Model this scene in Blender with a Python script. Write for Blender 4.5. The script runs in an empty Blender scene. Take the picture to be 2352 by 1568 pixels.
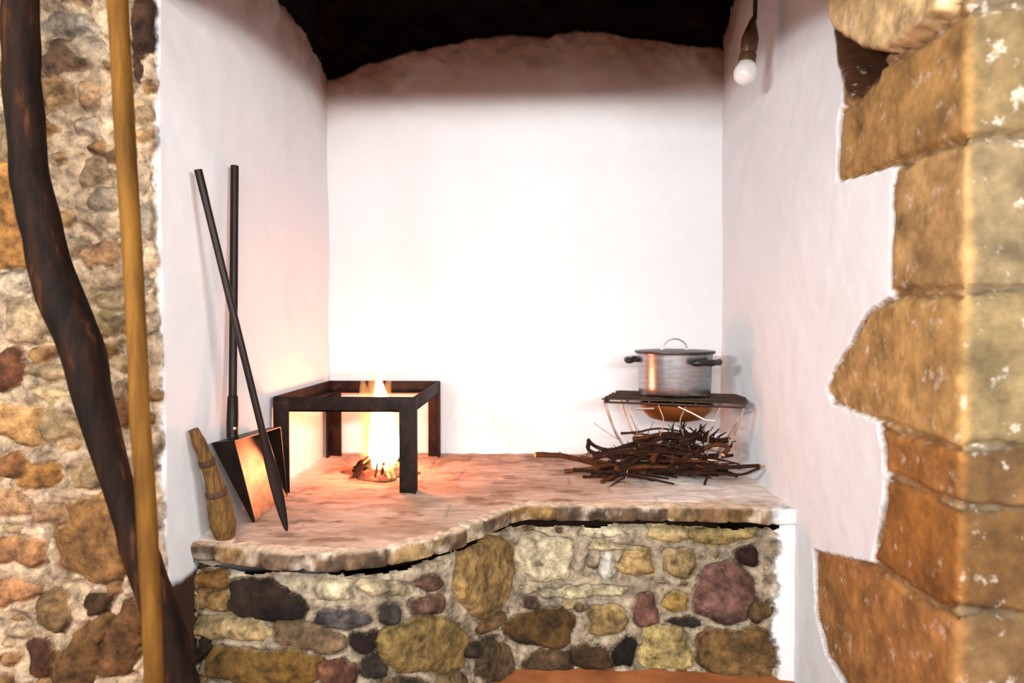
import bpy, bmesh, math, random
import numpy as np
from mathutils import Vector, Matrix, noise as mnoise

random.seed(7)
S = bpy.context.scene
COL = S.collection

# ------------------------------------------------------------------ camera
F = 1568.0                       # focal length in pixels for a 2352 px wide frame (24 mm lens)
CAM = np.array([0.0, 0.0, 0.94])
YAW = math.atan(50 / F)
PIT = math.atan(46 / F)
FWD = np.array([-math.sin(YAW) * math.cos(PIT), math.cos(YAW) * math.cos(PIT), -math.sin(PIT)])
RGT = np.array([math.cos(YAW), math.sin(YAW), 0.0])
UPV = np.cross(RGT, FWD)

def ray(px, py):
    return FWD + RGT * (px - 1176) / F + UPV * (784 - py) / F
def on_y(px, py, Y):
    d = ray(px, py); return CAM + d * (Y / d[1])
def on_x(px, py, X):
    d = ray(px, py); return CAM + d * (X / d[0])
def on_z(px, py, Z):
    d = ray(px, py); return CAM + d * ((Z - CAM[2]) / d[2])

cam_d = bpy.data.cameras.new('camera'); cam = bpy.data.objects.new('camera', cam_d); COL.objects.link(cam)
cam.location = CAM; cam.rotation_euler = (math.pi / 2 - PIT, 0, YAW)
cam_d.lens = 24; cam_d.sensor_width = 36; cam_d.clip_start = 0.05
cam_d.dof.use_dof = True; cam_d.dof.focus_distance = 1.75; cam_d.dof.aperture_fstop = 2.0
S.camera = cam

HZ = 0.44            # hearth top
XL, XR, YB = -0.777, 0.70, 2.56     # alcove left, right, back
YLF, YRF = 1.385, 1.14              # front faces of the stone walls left / right

# ------------------------------------------------------------------ helpers
def lin(c):
    c = np.asarray(c, float) / 255.0
    return np.where(c <= 0.04045, c / 12.92, ((c + 0.055) / 1.055) ** 2.4)

def _hash(ix, iy, iz, seed):
    h = (ix * 374761393 + iy * 668265263 + iz * 2147483647 + seed * 1274126177) & 0xFFFFFFFF
    h = ((h ^ (h >> 13)) * 1274126177) & 0xFFFFFFFF
    h = ((h ^ (h >> 16)) * 2246822519) & 0xFFFFFFFF
    return ((h ^ (h >> 15)) & 0xFFFFFF) / float(0xFFFFFF)
def vnoise(x, y, z=0.0, seed=0):
    x = np.asarray(x, float); y = np.asarray(y, float); z = np.zeros_like(x) + z
    ix = np.floor(x).astype(np.int64); iy = np.floor(y).astype(np.int64); iz = np.floor(z).astype(np.int64)
    fx, fy, fz = x - ix, y - iy, z - iz
    fx = fx * fx * (3 - 2 * fx); fy = fy * fy * (3 - 2 * fy); fz = fz * fz * (3 - 2 * fz)
    r = 0
    for a in (0, 1):
        for b in (0, 1):
            for c in (0, 1):
                w = (fx if a else 1 - fx) * (fy if b else 1 - fy) * (fz if c else 1 - fz)
                r = r + w * _hash(ix + a, iy + b, iz + c, seed)
    return r * 2 - 1
def fbm(x, y, scale, octs=4, seed=0, gain=0.5):
    r = 0; a = 1.0; t = 0
    for k in range(octs):
        r = r + a * vnoise(np.asarray(x) * scale, np.asarray(y) * scale, 0.37 * k, seed + k * 17); t += a
        a *= gain; scale *= 2.03
    return r / t
def sstep(a, b, x):
    t = np.clip((x - a) / (b - a), 0, 1); return t * t * (3 - 2 * t)

def poly_sdf(px, py, poly):
    """signed distance, positive inside"""
    poly = np.asarray(poly); n = len(poly)
    d = np.full(px.shape, 1e9); ins = np.zeros(px.shape, bool)
    for i in range(n):
        a = poly[i]; b = poly[(i + 1) % n]
        e = b - a; L = max(e @ e, 1e-12)
        t = np.clip(((px - a[0]) * e[0] + (py - a[1]) * e[1]) / L, 0, 1)
        d = np.minimum(d, np.hypot(px - a[0] - t * e[0], py - a[1] - t * e[1]))
        c = (a[1] > py) != (b[1] > py)
        if abs(e[1]) > 1e-12:
            ins ^= c & (px < e[0] * (py - a[1]) / e[1] + a[0])
    return np.where(ins, d, -d)

def sup(cx, cy, w, h, ang=0, n=2.6, k=22):
    """outline of a rounded stone, in photo pixels"""
    a = math.radians(ang); out = []
    ph = cx * 0.37 + cy * 0.11
    for i in range(k):
        t = 2 * math.pi * i / k
        c, s = math.cos(t), math.sin(t)
        r = (abs(c) ** n + abs(s) ** n) ** (-1 / n)
        r *= 1 + 0.07 * math.sin(3 * t + ph) + 0.05 * math.sin(5 * t + 2 * ph) + 0.03 * math.sin(2 * t + 3 * ph)
        x, y = r * c * w / 2, r * s * h / 2
        out.append((cx + x * math.cos(a) - y * math.sin(a), cy + x * math.sin(a) + y * math.cos(a)))
    return out

def link(name, me, mats, parent=None):
    o = bpy.data.objects.new(name, me)
    for m in (mats if isinstance(mats, (list, tuple)) else [mats]):
        me.materials.append(m)
    COL.objects.link(o)
    if parent is not None:
        o.parent = parent
    return o

def tag(o, label=None, cat=None, group=None, kind=None):
    if label: o['label'] = label
    if cat: o['category'] = cat
    if group: o['group'] = group
    if kind: o['kind'] = kind
    return o
def empty(name, loc, label, cat, group=None):
    o = bpy.data.objects.new(name, None); COL.objects.link(o); o.location = loc; o.empty_display_size = 0.05
    return tag(o, label, cat, group)

def grid_mesh(name, P, col=None, smooth=True, mask=None, drop=None):
    """P: (nu, nv, 3) points"""
    nu, nv = P.shape[:2]
    idx = np.arange(nu * nv).reshape(nu, nv)
    a = idx[:-1, :-1].ravel(); b = idx[1:, :-1].ravel(); c = idx[1:, 1:].ravel(); d = idx[:-1, 1:].ravel()
    faces = np.stack([a, b, c, d], 1)
    if drop is not None:
        faces = faces[drop.reshape(-1)[faces].max(1) < 0.5]
    me = bpy.data.meshes.new(name)
    me.vertices.add(nu * nv); me.vertices.foreach_set('co', P.reshape(-1, 3).astype(np.float32).ravel())
    me.loops.add(faces.size); me.loops.foreach_set('vertex_index', faces.ravel().astype(np.int32))
    me.polygons.add(len(faces))
    me.polygons.foreach_set('loop_start', (np.arange(len(faces)) * 4).astype(np.int32))
    me.update(calc_edges=True)
    me.polygons.foreach_set('use_smooth', np.full(len(faces), smooth))
    if col is not None:
        at = me.attributes.new('tint', 'FLOAT_COLOR', 'POINT')
        rgba = np.ones((nu * nv, 4), np.float32); rgba[:, :3] = col.reshape(-1, 3)
        at.data.foreach_set('color', rgba.ravel())
    if mask is not None:                       # plastered faces take the second material
        mk = mask.reshape(-1)[faces].min(1) > 0.5
        me.polygons.foreach_set('material_index', mk.astype(np.int32))
    me.validate(); me.update()
    return me

class MB:
    """collects shapes into one bmesh"""
    def __init__(s): s.bm = bmesh.new()
    def box(s, lo, hi, bev=0.0):
        lo, hi = Vector(lo), Vector(hi)
        r = bmesh.ops.create_cube(s.bm, size=1.0)
        vs = r['verts']
        for v in vs:
            v.co = Vector([(lo[i] + hi[i]) / 2 + v.co[i] * (hi[i] - lo[i]) for i in range(3)])
        if bev:
            es = list({e for v in vs for e in v.link_edges})
            bmesh.ops.bevel(s.bm, geom=es, offset=bev, segments=2, affect='EDGES', profile=0.5)
        return s
    def tube(s, pts, rad, seg=10, wob=0.0, cap=True, sq=1.0):
        pts = [Vector(p) for p in pts]; n = len(pts)
        rad = [rad] * n if isinstance(rad, (int, float)) else list(rad)
        rings = []; up = None
        for i, p in enumerate(pts):
            t = (pts[min(i + 1, n - 1)] - pts[max(i - 1, 0)]).normalized()
            if up is None:
                up = Vector((0, 0, 1)) if abs(t.z) < 0.9 else Vector((0, 1, 0))
            x = (up - t * up.dot(t)).normalized(); up = x; y = t.cross(x)
            ring = []
            for k in range(seg):
                a = 2 * math.pi * k / seg
                q = p + (x * math.cos(a) * sq + y * math.sin(a)) * rad[i]
                if wob:
                    q += (q - p) * wob * mnoise.noise(q * (0.35 / max(rad[i], 1e-3)))
                ring.append(s.bm.verts.new(q))
            rings.append(ring)
        for i in range(n - 1):
            for k in range(seg):
                s.bm.faces.new((rings[i][k], rings[i][(k + 1) % seg], rings[i + 1][(k + 1) % seg], rings[i + 1][k]))
        if cap:
            s.bm.faces.new(rings[0][::-1]); s.bm.faces.new(rings[-1])
        return s
    def lathe(s, prof, c=(0, 0, 0), seg=40, close=True):
        c = Vector(c); rings = []
        for r, z in prof:
            if r < 1e-6:
                rings.append([s.bm.verts.new(c + Vector((0, 0, z)))])
            else:
                rings.append([s.bm.verts.new(c + Vector((r * math.cos(2 * math.pi * k / seg), r * math.sin(2 * math.pi * k / seg), z))) for k in range(seg)])
        for A, B in zip(rings, rings[1:]):
            for k in range(seg):
                k2 = (k + 1) % seg
                if len(A) == 1 and len(B) == 1: continue
                if len(A) == 1: s.bm.faces.new((A[0], B[k2], B[k]))
                elif len(B) == 1: s.bm.faces.new((A[k], A[k2], B[0]))
                else: s.bm.faces.new((A[k], A[k2], B[k2], B[k]))
        return s
    def xform(s, M):
        bmesh.ops.transform(s.bm, matrix=M, verts=s.bm.verts); return s
    def build(s, name, mat, parent=None, smooth=True, loc=None):
        bmesh.ops.recalc_face_normals(s.bm, faces=s.bm.faces)
        me = bpy.data.meshes.new(name); s.bm.to_mesh(me); s.bm.free()
        for p in me.polygons: p.use_smooth = smooth
        if smooth:
            try: me.set_sharp_from_angle(angle=math.radians(42))
            except Exception: pass
        o = link(name, me, mat, parent)
        if loc is not None: o.location = loc
        return o

def spline(pts, n):
    """Catmull-Rom through pts, n samples"""
    pts = [Vector(p) for p in pts]
    P = [2 * pts[0] - pts[1]] + pts + [2 * pts[-1] - pts[-2]]
    out = []; m = len(pts) - 1
    for i in range(n):
        t = i / (n - 1) * m; k = min(int(t), m - 1); f = t - k
        a, b, c, d = P[k:k + 4]
        out.append(0.5 * ((2 * b) + (c - a) * f + (2 * a - 5 * b + 4 * c - d) * f * f + (3 * b - a - 3 * c + d) * f ** 3))
    return out

# ------------------------------------------------------------------ materials
def new_mat(name):
    m = bpy.data.materials.new(name); m.use_nodes = True
    nt = m.node_tree; b = nt.nodes['Principled BSDF']
    return m, nt, b
def nd(nt, t, **kw):
    n = nt.nodes.new(t)
    for k, v in kw.items():
        if k.startswith('i_'):
            n.inputs[k[2:].replace('_', ' ')].default_value = v
        else: setattr(n, k, v)
    return n
def ramp(nt, src, stops):
    r = nt.nodes.new('ShaderNodeValToRGB'); e = r.color_ramp.elements
    while len(e) > 1: e.remove(e[-1])
    e[0].position = stops[0][0]; e[0].color = (*lin(stops[0][1]), 1)
    for p, c in stops[1:]:
        q = e.new(p); q.color = (*lin(c), 1)
    nt.links.new(src, r.inputs[0]); return r
def coords(nt, scale=(1, 1, 1), rot=(0, 0, 0)):
    tc = nt.nodes.new('ShaderNodeTexCoord'); mp = nt.nodes.new('ShaderNodeMapping')
    mp.inputs['Scale'].default_value = scale; mp.inputs['Rotation'].default_value = rot
    nt.links.new(tc.outputs['Object'], mp.inputs['Vector']); return mp.outputs['Vector']
def noise_n(nt, vec, scale, detail=6, rough=0.6):
    n = nd(nt, 'ShaderNodeTexNoise'); n.inputs['Scale'].default_value = scale
    n.inputs['Detail'].default_value = detail; n.inputs['Roughness'].default_value = rough
    nt.links.new(vec, n.inputs['Vector']); return n
def bump(nt, b, src, strength, dist):
    u = nd(nt, 'ShaderNodeBump'); u.inputs['Strength'].default_value = strength; u.inputs['Distance'].default_value = dist
    nt.links.new(src, u.inputs['Height']); nt.links.new(u.outputs[0], b.inputs['Normal'])

def tint_mat(name, var=0.5, vscale=45, rough=0.92, bstr=0.5, bdist=0.004, streak=(1, 1, 1), fleck=0.0):
    """masonry: colours, with some painted shade, sit in the 'tint' attribute, grain on top"""
    m, nt, b = new_mat(name); L = nt.links
    at = nd(nt, 'ShaderNodeAttribute', attribute_name='tint')
    v = coords(nt, streak); n = noise_n(nt, v, vscale, 8, 0.68)
    mr = nd(nt, 'ShaderNodeMapRange'); L.new(n.outputs[0], mr.inputs[0])
    mr.inputs[1].default_value = 0.3; mr.inputs[2].default_value = 0.7
    mr.inputs[3].default_value = 1 - var; mr.inputs[4].default_value = 1 + var * 0.7
    mx = nd(nt, 'ShaderNodeVectorMath', operation='SCALE')
    L.new(at.outputs['Color'], mx.inputs[0]); L.new(mr.outputs[0], mx.inputs['Scale'])
    out = mx.outputs[0]
    if fleck:
        n2 = noise_n(nt, v, 28, 5, 0.6)
        r2 = ramp(nt, n2.outputs[0], [(0.60, (0, 0, 0)), (0.68, (255, 255, 255))])
        k = nd(nt, 'ShaderNodeMath', operation='MULTIPLY'); k.inputs[1].default_value = fleck
        L.new(r2.outputs[0], k.inputs[0])
        mm = nd(nt, 'ShaderNodeMix', data_type='RGBA'); L.new(k.outputs[0], mm.inputs['Factor'])
        L.new(out, mm.inputs['A']); mm.inputs['B'].default_value = (0.72, 0.68, 0.6, 1); out = mm.outputs['Result']
    L.new(out, b.inputs['Base Color'])
    b.inputs['Roughness'].default_value = rough; b.inputs['Specular IOR Level'].default_value = 0.2
    bump(nt, b, n.outputs[0], bstr, bdist)
    return m

def noise_mat(name, stops, scale=20, streak=(1, 1, 1), rough=0.7, metal=0.0, spec=0.4, bstr=0.3, bdist=0.003, detail=6):
    m, nt, b = new_mat(name)
    v = coords(nt, streak); n = noise_n(nt, v, scale, detail, 0.62)
    r = ramp(nt, n.outputs[0], stops); nt.links.new(r.outputs[0], b.inputs['Base Color'])
    b.inputs['Roughness'].default_value = rough; b.inputs['Metallic'].default_value = metal
    b.inputs['Specular IOR Level'].default_value = spec
    if bstr: bump(nt, b, n.outputs[0], bstr, bdist)
    return m

M_WALL = tint_mat('lime_plaster_and_stone', var=0.03, vscale=30, bstr=0.10, bdist=0.002)
M_STONE = tint_mat('rubble_masonry', var=0.8, vscale=38, bstr=1.0, bdist=0.009)
M_QUOIN = tint_mat('sandstone_quoins', var=0.40, vscale=22, bstr=0.7, bdist=0.006, fleck=0.28)
M_HEARTH = tint_mat('hearth_slab', var=0.30, vscale=16, bstr=0.7, bdist=0.006, streak=(1, 2.2, 1))
M_EDGE = tint_mat('hearth_edge_bricks', var=0.5, vscale=40, bstr=0.8, bdist=0.006)
M_FLOOR = noise_mat('terracotta_floor', [(0.3, (116, 62, 28)), (0.7, (160, 96, 52))], 8, rough=0.7)
M_ARCH = noise_mat('sooty_arch_stone', [(0.3, (70, 52, 38)), (0.7, (120, 95, 68))], 9, rough=0.95, bdist=0.01)
M_IRON = noise_mat('rusty_black_iron', [(0.35, (14, 9, 7)), (0.6, (34, 20, 14)), (0.8, (70, 36, 20))], 26, rough=0.65, metal=0.0, spec=0.12)
M_TOOL = noise_mat('dark_steel', [(0.3, (14, 8, 6)), (0.7, (34, 20, 14))], 30, (1, 1, 0.3), rough=0.45, metal=0.2, spec=0.2)
M_BLADE = noise_mat('worn_shovel_steel', [(0.3, (60, 46, 38)), (0.7, (120, 96, 78))], 22, rough=0.38, metal=0.8)
M_ALU = noise_mat('brushed_aluminium', [(0.3, (140, 138, 140)), (0.7, (178, 176, 178))], 18, (1, 1, 6), rough=0.27, metal=1.0, bstr=0.05)
M_DARKALU = noise_mat('darkened_aluminium', [(0.3, (30, 24, 21)), (0.7, (70, 60, 54))], 18, rough=0.4, metal=0.6, bstr=0.05)
M_BAKE = noise_mat('black_bakelite', [(0.3, (14, 10, 9)), (0.7, (26, 19, 17))], 20, rough=0.4, bstr=0.05)
M_WIRE = noise_mat('burnt_wire', [(0.3, (30, 20, 14)), (0.7, (70, 48, 32))], 30, rough=0.5, metal=0.5)
M_LEG = noise_mat('galvanised_wire', [(0.3, (150, 120, 100)), (0.7, (205, 190, 178))], 30, rough=0.35, metal=0.8)
M_COPPER = noise_mat('tarnished_copper', [(0.3, (130, 72, 34)), (0.7, (176, 106, 56))], 14, rough=0.38, metal=0.75)
M_TWIG = noise_mat('dry_dark_twig', [(0.3, (20, 10, 5)), (0.6, (44, 22, 11)), (0.8, (84, 48, 26))], 40, rough=0.9, spec=0.15)
M_TWIGO = noise_mat('reddish_bark_twig', [(0.3, (40, 19, 8)), (0.7, (90, 48, 20))], 36, rough=0.85, spec=0.15)
M_CUT = noise_mat('fresh_cut_wood', [(0.3, (186, 118, 62)), (0.7, (222, 164, 100))], 30, rough=0.8)
M_STRAW2 = noise_mat('thin_straw', [(0.3, (120, 88, 60)), (0.7, (170, 130, 92))], 30, rough=0.8)
M_BARK = noise_mat('dark_branch', [(0.38, (10, 4, 2)), (0.58, (30, 14, 5)), (0.68, (66, 36, 13)), (0.82, (120, 76, 36))], 16, (2.2, 2.2, 0.35), rough=0.8, spec=0.12, bstr=0.6, bdist=0.004)
M_POLE = noise_mat('peeled_pole', [(0.3, (58, 34, 5)), (0.5, (84, 54, 13)), (0.75, (112, 76, 26))], 14, (3, 3, 0.2), rough=0.75, spec=0.12, bstr=0.2)
M_STRAW = noise_mat('broom_straw', [(0.3, (36, 18, 4)), (0.5, (84, 56, 10)), (0.72, (116, 84, 22))], 60, (3, 3, 0.25), rough=0.8, bstr=0.8, bdist=0.003)
M_BIND = noise_mat('broom_binding', [(0.3, (34, 18, 8)), (0.7, (70, 42, 16))], 60, rough=0.8)
M_CORD = noise_mat('brown_cord', [(0.3, (48, 28, 20)), (0.7, (74, 46, 34))], 60, rough=0.7)
M_SOCK = noise_mat('brown_socket', [(0.3, (58, 38, 22)), (0.7, (98, 70, 42))], 30, rough=0.4)
M_ASH = noise_mat('ash_and_char', [(0.35, (30, 20, 15)), (0.55, (96, 66, 48)), (0.75, (170, 140, 120))], 45, rough=0.95)

M_GLASS, nt, b = new_mat('bulb_glass')
b.inputs['Base Color'].default_value = (0.95, 0.94, 0.92, 1); b.inputs['Roughness'].default_value = 0.25
b.inputs['Transmission Weight'].default_value = 0.55; b.inputs['IOR'].default_value = 1.3

def flame_mat(name, col, strength, dens):
    m = bpy.data.materials.new(name); m.use_nodes = True; nt = m.node_tree
    nt.nodes.remove(nt.nodes['Principled BSDF'])
    e = nd(nt, 'ShaderNodeEmission'); e.inputs['Color'].default_value = (*col, 1); e.inputs['Strength'].default_value = strength
    a = nd(nt, 'ShaderNodeVolumeAbsorption'); a.inputs['Color'].default_value = (0.95, 0.2, 0.03, 1); a.inputs['Density'].default_value = dens
    ad = nd(nt, 'ShaderNodeAddShader'); nt.links.new(e.outputs[0], ad.inputs[0]); nt.links.new(a.outputs[0], ad.inputs[1])
    nt.links.new(ad.outputs[0], nt.nodes['Material Output'].inputs['Volume'])
    return m
M_FCORE = flame_mat('flame_core', (1.0, 0.66, 0.34), 260, 2)
M_FLAME = flame_mat('flame_outer', (1.0, 0.36, 0.10), 22, 5)
M_FTIP = flame_mat('flame_tip', (1.0, 0.46, 0.16), 30, 17)
M_EMBER, nt, b = new_mat('glowing_twig')
n = noise_n(nt, coords(nt), 30); r = ramp(nt, n.outputs[0], [(0.35, (120, 40, 10)), (0.6, (255, 170, 80))])
nt.links.new(r.outputs[0], b.inputs['Emission Color']); b.inputs['Emission Strength'].default_value = 4.0
b.inputs['Base Color'].default_value = (0.25, 0.14, 0.08, 1)

# ------------------------------------------------------------------ masonry surfaces
def stone_field(U, V, stones, seed, mortar, depth=0.016, soft=0.012, jag=0.006, lump=0.004, groove=0.004, mott=1.3):
    """relief and colour of mortar with stones bedded in it; stones = (outline in (u, v), colour[, depth])"""
    h = lump * fbm(U, V, 26, 4, seed) + 0.5 * lump * fbm(U, V, 9, 3, seed + 5)
    col = np.zeros(U.shape + (3,)) + lin(mortar) * (1 + 0.75 * fbm(U, V, 13, 5, seed + 9, 0.65))[..., None]
    jn = fbm(U, V, 38, 4, seed + 3) + 0.9 * fbm(U, V, 15, 2, seed + 4)
    for i, st in enumerate(stones):
        poly, c = np.asarray(st[0]), st[1]; dp = st[2] if len(st) > 2 else depth
        lo = poly.min(0) - 0.03; hi = poly.max(0) + 0.03
        ui = np.where((U[:, 0] >= lo[0]) & (U[:, 0] <= hi[0]))[0]; vi = np.where((V[0] >= lo[1]) & (V[0] <= hi[1]))[0]
        if len(ui) < 2 or len(vi) < 2: continue
        sl = (slice(ui[0], ui[-1] + 1), slice(vi[0], vi[-1] + 1))
        u, v = U[sl], V[sl]
        d = poly_sdf(u, v, poly) + jag * jn[sl]
        w = sstep(-0.002, 0.003, d)
        tilt = (0.10 if soft > 0.005 else 0.02) * ((u - poly[:, 0].mean()) * math.sin(i * 2.4) + (v - poly[:, 1].mean()) * math.cos(i * 1.7))
        sh = dp * (1 - np.exp(-np.clip(d, 0, 1) / soft)) + tilt * sstep(0, 0.02, d) + 0.45 * min(dp, 0.018) * fbm(u, v, 16, 5, seed + i, 0.6) - groove
        h[sl] = h[sl] * (1 - w) + sh * w - groove * np.exp(-(d / 0.004) ** 2)
        cv = lin(c) * np.clip(1 + mott * fbm(u, v, 17, 6, seed + 31 + i, 0.68), 0.2, 2)[..., None]
        col[sl] = col[sl] * (1 - w[..., None]) + cv * w[..., None]
    return h, np.clip(col * 0.56, 0.004, 0.92)

def fill_random(u0, u1, v0, v1, stones, n, smin, smax, palette, rnd, asp=(1.2, 2.4), gap=0.008):
    cen = [(np.asarray(s[0]).mean(0), 0.5 * np.ptp(np.asarray(s[0]), axis=0)) for s in stones]
    out = []
    for _ in range(n * 40):
        if len(out) >= n: break
        a = rnd.uniform(smin, smax); b = a / rnd.uniform(*asp)
        c = np.array([rnd.uniform(u0, u1), rnd.uniform(v0, v1)])
        if any(abs(c[0] - q[0]) < (r[0] + a / 2) * 0.86 + gap and abs(c[1] - q[1]) < (r[1] + b / 2) * 0.86 + gap for q, r in cen): continue
        poly = np.asarray(sup(0, 0, a, b, rnd.uniform(-14, 14), rnd.uniform(2.3, 4)))
        ph = rnd.uniform(0, 6)
        poly = poly + c
        out.append((poly, rnd.choice(palette))); cen.append((c, np.array([a / 2, b / 2])))
    return out

SOOT = lin((13, 8, 6))
WHITE = np.array([0.60, 0.605, 0.615])
def soot_mix(h, col, a, z, edge, seed, reach=0.15, tan=(0.48, 0.33, 0.24)):
    """the plaster coat stops at a ragged line; above it the bare masonry is black with soot"""
    d = z - edge + 0.016 * fbm(a, z, 17, 5, seed, 0.65) + 0.02 * fbm(a, z, 5, 2, seed + 3)
    w = sstep(-0.006, 0.006, d)
    rough = np.exp(-np.clip(-d, 0, 9) / 0.09)                     # crumbling, smoke-browned coat just under the line
    h = h + rough * 0.014 * fbm(a, z, 24, 5, seed + 7, 0.6) * (1 - w)
    h = h * (1 - w) + w * (-0.022 + 0.03 * fbm(a, z, 12, 4, seed + 11))
    br = (np.exp(-np.clip(-d, 0, 9) / 0.05) * np.clip(0.55 + 0.75 * fbm(a, z, 15, 4, seed + 13), 0, 1))[..., None]
    col = col * (1 - br) + lin((120, 66, 36)) * br
    smoke_shade = (np.exp(-(np.clip(-d, 0, 9) / reach) ** 2) * np.clip(0.76 + 0.5 * fbm(a, z, 7, 4, seed + 15), 0, 1))[..., None]   # smoke tan, widened to paint in the arch's shade
    col = col * (1 - smoke_shade) + col * np.array(tan) * smoke_shade
    warm = sstep(0.1, 0.5, fbm(a, z, 5, 3, seed + 21))[..., None] * 0.5
    sc = SOOT * (1 - warm) + lin((38, 19, 11)) * warm
    return h, col * (1 - w[..., None]) + sc * w[..., None]

ZT = 2.7
# ---- back wall
u = np.arange(XL - 0.03, XR + 0.0301, 0.008); v = np.concatenate([np.arange(-0.03, 0.40, 0.04), np.arange(0.40, 1.70, 0.016), np.arange(1.70, 2.25, 0.006), np.arange(2.25, ZT + 0.01, 0.03)])
U, V = np.meshgrid(u, v, indexing='ij')
bp = [on_y(x, y, YB) for x, y in ((700, 195), (750, 178), (790, 165), (830, 143), (920, 122), (1010, 103), (1090, 84), (1180, 76), (1260, 80), (1330, 74), (1420, 84), (1520, 92), (1600, 104), (1700, 112))]
edge = np.interp(U, [p[0] for p in bp], [p[2] for p in bp])
h = 0.004 * fbm(U, V, 3, 3, 1) + 0.0015 * fbm(U, V, 14, 3, 2)
col = np.zeros(U.shape + (3,)) + WHITE
col *= (1 + 0.015 * fbm(U, V, 2.5, 3, 4))[..., None]
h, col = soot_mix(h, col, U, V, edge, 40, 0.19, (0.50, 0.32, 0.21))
lo = sstep(0.0, 0.01, 0.415 - V)[..., None]; col = col * (1 - lo) + lin((56, 42, 32)) * lo      # bare masonry behind the hearth, coloured dark for the shade in the slab joint
P = np.stack([U, YB - h, V], -1)
tag(link('wall_back', grid_mesh('wall_back', P[::-1], col[::-1]), M_WALL), 'white lime plastered back wall of the hearth alcove, sooty above', 'wall', kind='structure')

# ---- side walls: the alcove reveal, a rounded corner, then the front face of the stone wall
def fold(U, V, h, X0, YF, sgn, r):
    """unfolded (u, v) -> 3D. u runs from the back wall to the corner, then outwards along the front face"""
    L1 = YB - YF - r; arc = r * math.pi / 2
    P = np.zeros(U.shape + (3,)); P[..., 2] = V
    a = np.clip((U - L1) / arc, 0, 1) * math.pi / 2
    # base position
    x = np.where(U <= L1, X0, X0 + sgn * (r - r * np.cos(a)) )
    y = np.where(U <= L1, YB - U, (YF + r) - r * np.sin(a))
    ext = np.clip(U - L1 - arc, 0, None)
    x = x + sgn * ext
    nx, ny = -sgn * np.cos(a), -np.sin(a)
    P[..., 0] = x + nx * h; P[..., 1] = y + ny * h
    return P
def grow(poly, k):
    poly = np.asarray(poly); c = poly.mean(0); return c + (poly - c) * k
def unfold_px(px, py, X0, YF, r):
    p = on_x(px, py, X0); sl = (2 - math.pi / 2) * r
    if (X0 > 0) == (px > 1226) and p[1] >= YF and p[1] > 0:
        return (YB - p[1] - (0 if p[1] > YF + r else sl * 0.5), p[2])
    p = on_y(px, py, YF)
    return (YB - YF - sl + abs(p[0] - X0), p[2])

# right: quoin blocks that wrap the corner
RR = 0.010
Q = [
    ([(1937, -40), (1935, 35), (1952, 72), (1990, 100), (2030, 122), (2065, 126), (2110, 95), (2165, 62), (2200, 30), (2215, -40)], (226, 192, 138), 0.05),
    ([(2018, 150), (2075, 130), (2125, 98), (2185, 52), (2230, 20), (2300, 8), (2420, 0), (2420, 302), (2300, 312), (2200, 322), (2120, 350), (2055, 372), (1985, 398), (1922, 418), (1926, 330), (1932, 250), (1975, 222), (1998, 192)], (168, 128, 76), 0.010),
    ([(2062, 384), (2120, 358), (2200, 331), (2300, 320), (2420, 312), (2420, 658), (2300, 662), (2200, 667), (2110, 668), (2046, 668), (2049, 560), (2051, 440)], (178, 140, 90), 0.010),
    ([(2042, 683), (2120, 680), (2210, 676), (2300, 672), (2420, 668), (2420, 1024), (2300, 1026), (2205, 1030), (2160, 1016), (2090, 990), (2020, 966), (1960, 945), (1912, 925), (1900, 890), (1915, 850), (1955, 785), (1990, 720)], (184, 144, 88), 0.010),
    ([(2022, 978), (2090, 1000), (2160, 1024), (2210, 1038), (2300, 1036), (2420, 1032), (2420, 1168), (2300, 1166), (2195, 1158), (2130, 1130), (2070, 1100), (2032, 1086), (2030, 1030)], (160, 108, 56), 0.009),
    ([(2034, 1098), (2080, 1112), (2140, 1142), (2195, 1168), (2300, 1176), (2420, 1180), (2420, 1414), (2300, 1408), (2190, 1398), (2150, 1388), (2090, 1348), (2040, 1312), (2004, 1284), (2024, 1230), (2032, 1160)], (150, 98, 46), 0.010),
    ([(1872, 1262), (1930, 1272), (2000, 1296), (2050, 1330), (2110, 1374), (2160, 1402), (2240, 1412), (2420, 1424), (2420, 1900), (2180, 1900), (2020, 1900), (1985, 1640), (1940, 1568), (1900, 1500), (1874, 1400)], (164, 114, 64), 0.012),
]
cav = [(1926, 66), (1950, 80), (1995, 104), (2030, 126), (2008, 180), (1972, 216), (1950, 196), (1936, 130)]
stones = [([unfold_px(x, y, XR, YRF, RR) for x, y in poly], c, dp) for poly, c, dp in Q]
L1 = YB - YRF
u = np.concatenate([np.arange(-0.03, 0.60, 0.012), np.arange(0.60, L1 + 0.42, 0.005), np.arange(L1 + 0.42, L1 + 1.3, 0.04)])
v = np.concatenate([np.arange(-0.03, 1.75, 0.005), np.arange(1.75, 2.3, 0.008), np.arange(2.3, ZT + 0.01, 0.04)])
U, V = np.meshgrid(u, v, indexing='ij')
h, col = stone_field(U, V, stones, 60, (150, 116, 78), 0.02, 0.004, 0.007, 0.004, 0.010, mott=0.8)
col = col * 1.22
face_shade = sstep(-0.012, 0.012, U - L1 - 0.006 + 0.014 * fbm(U, V, 16, 4, 61))[..., None]      # outer faces darkened and cooled, shade put into the stone colour
col = col * (1 - face_shade) + col * np.array([0.42, 0.51, 0.66]) * face_shade
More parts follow.
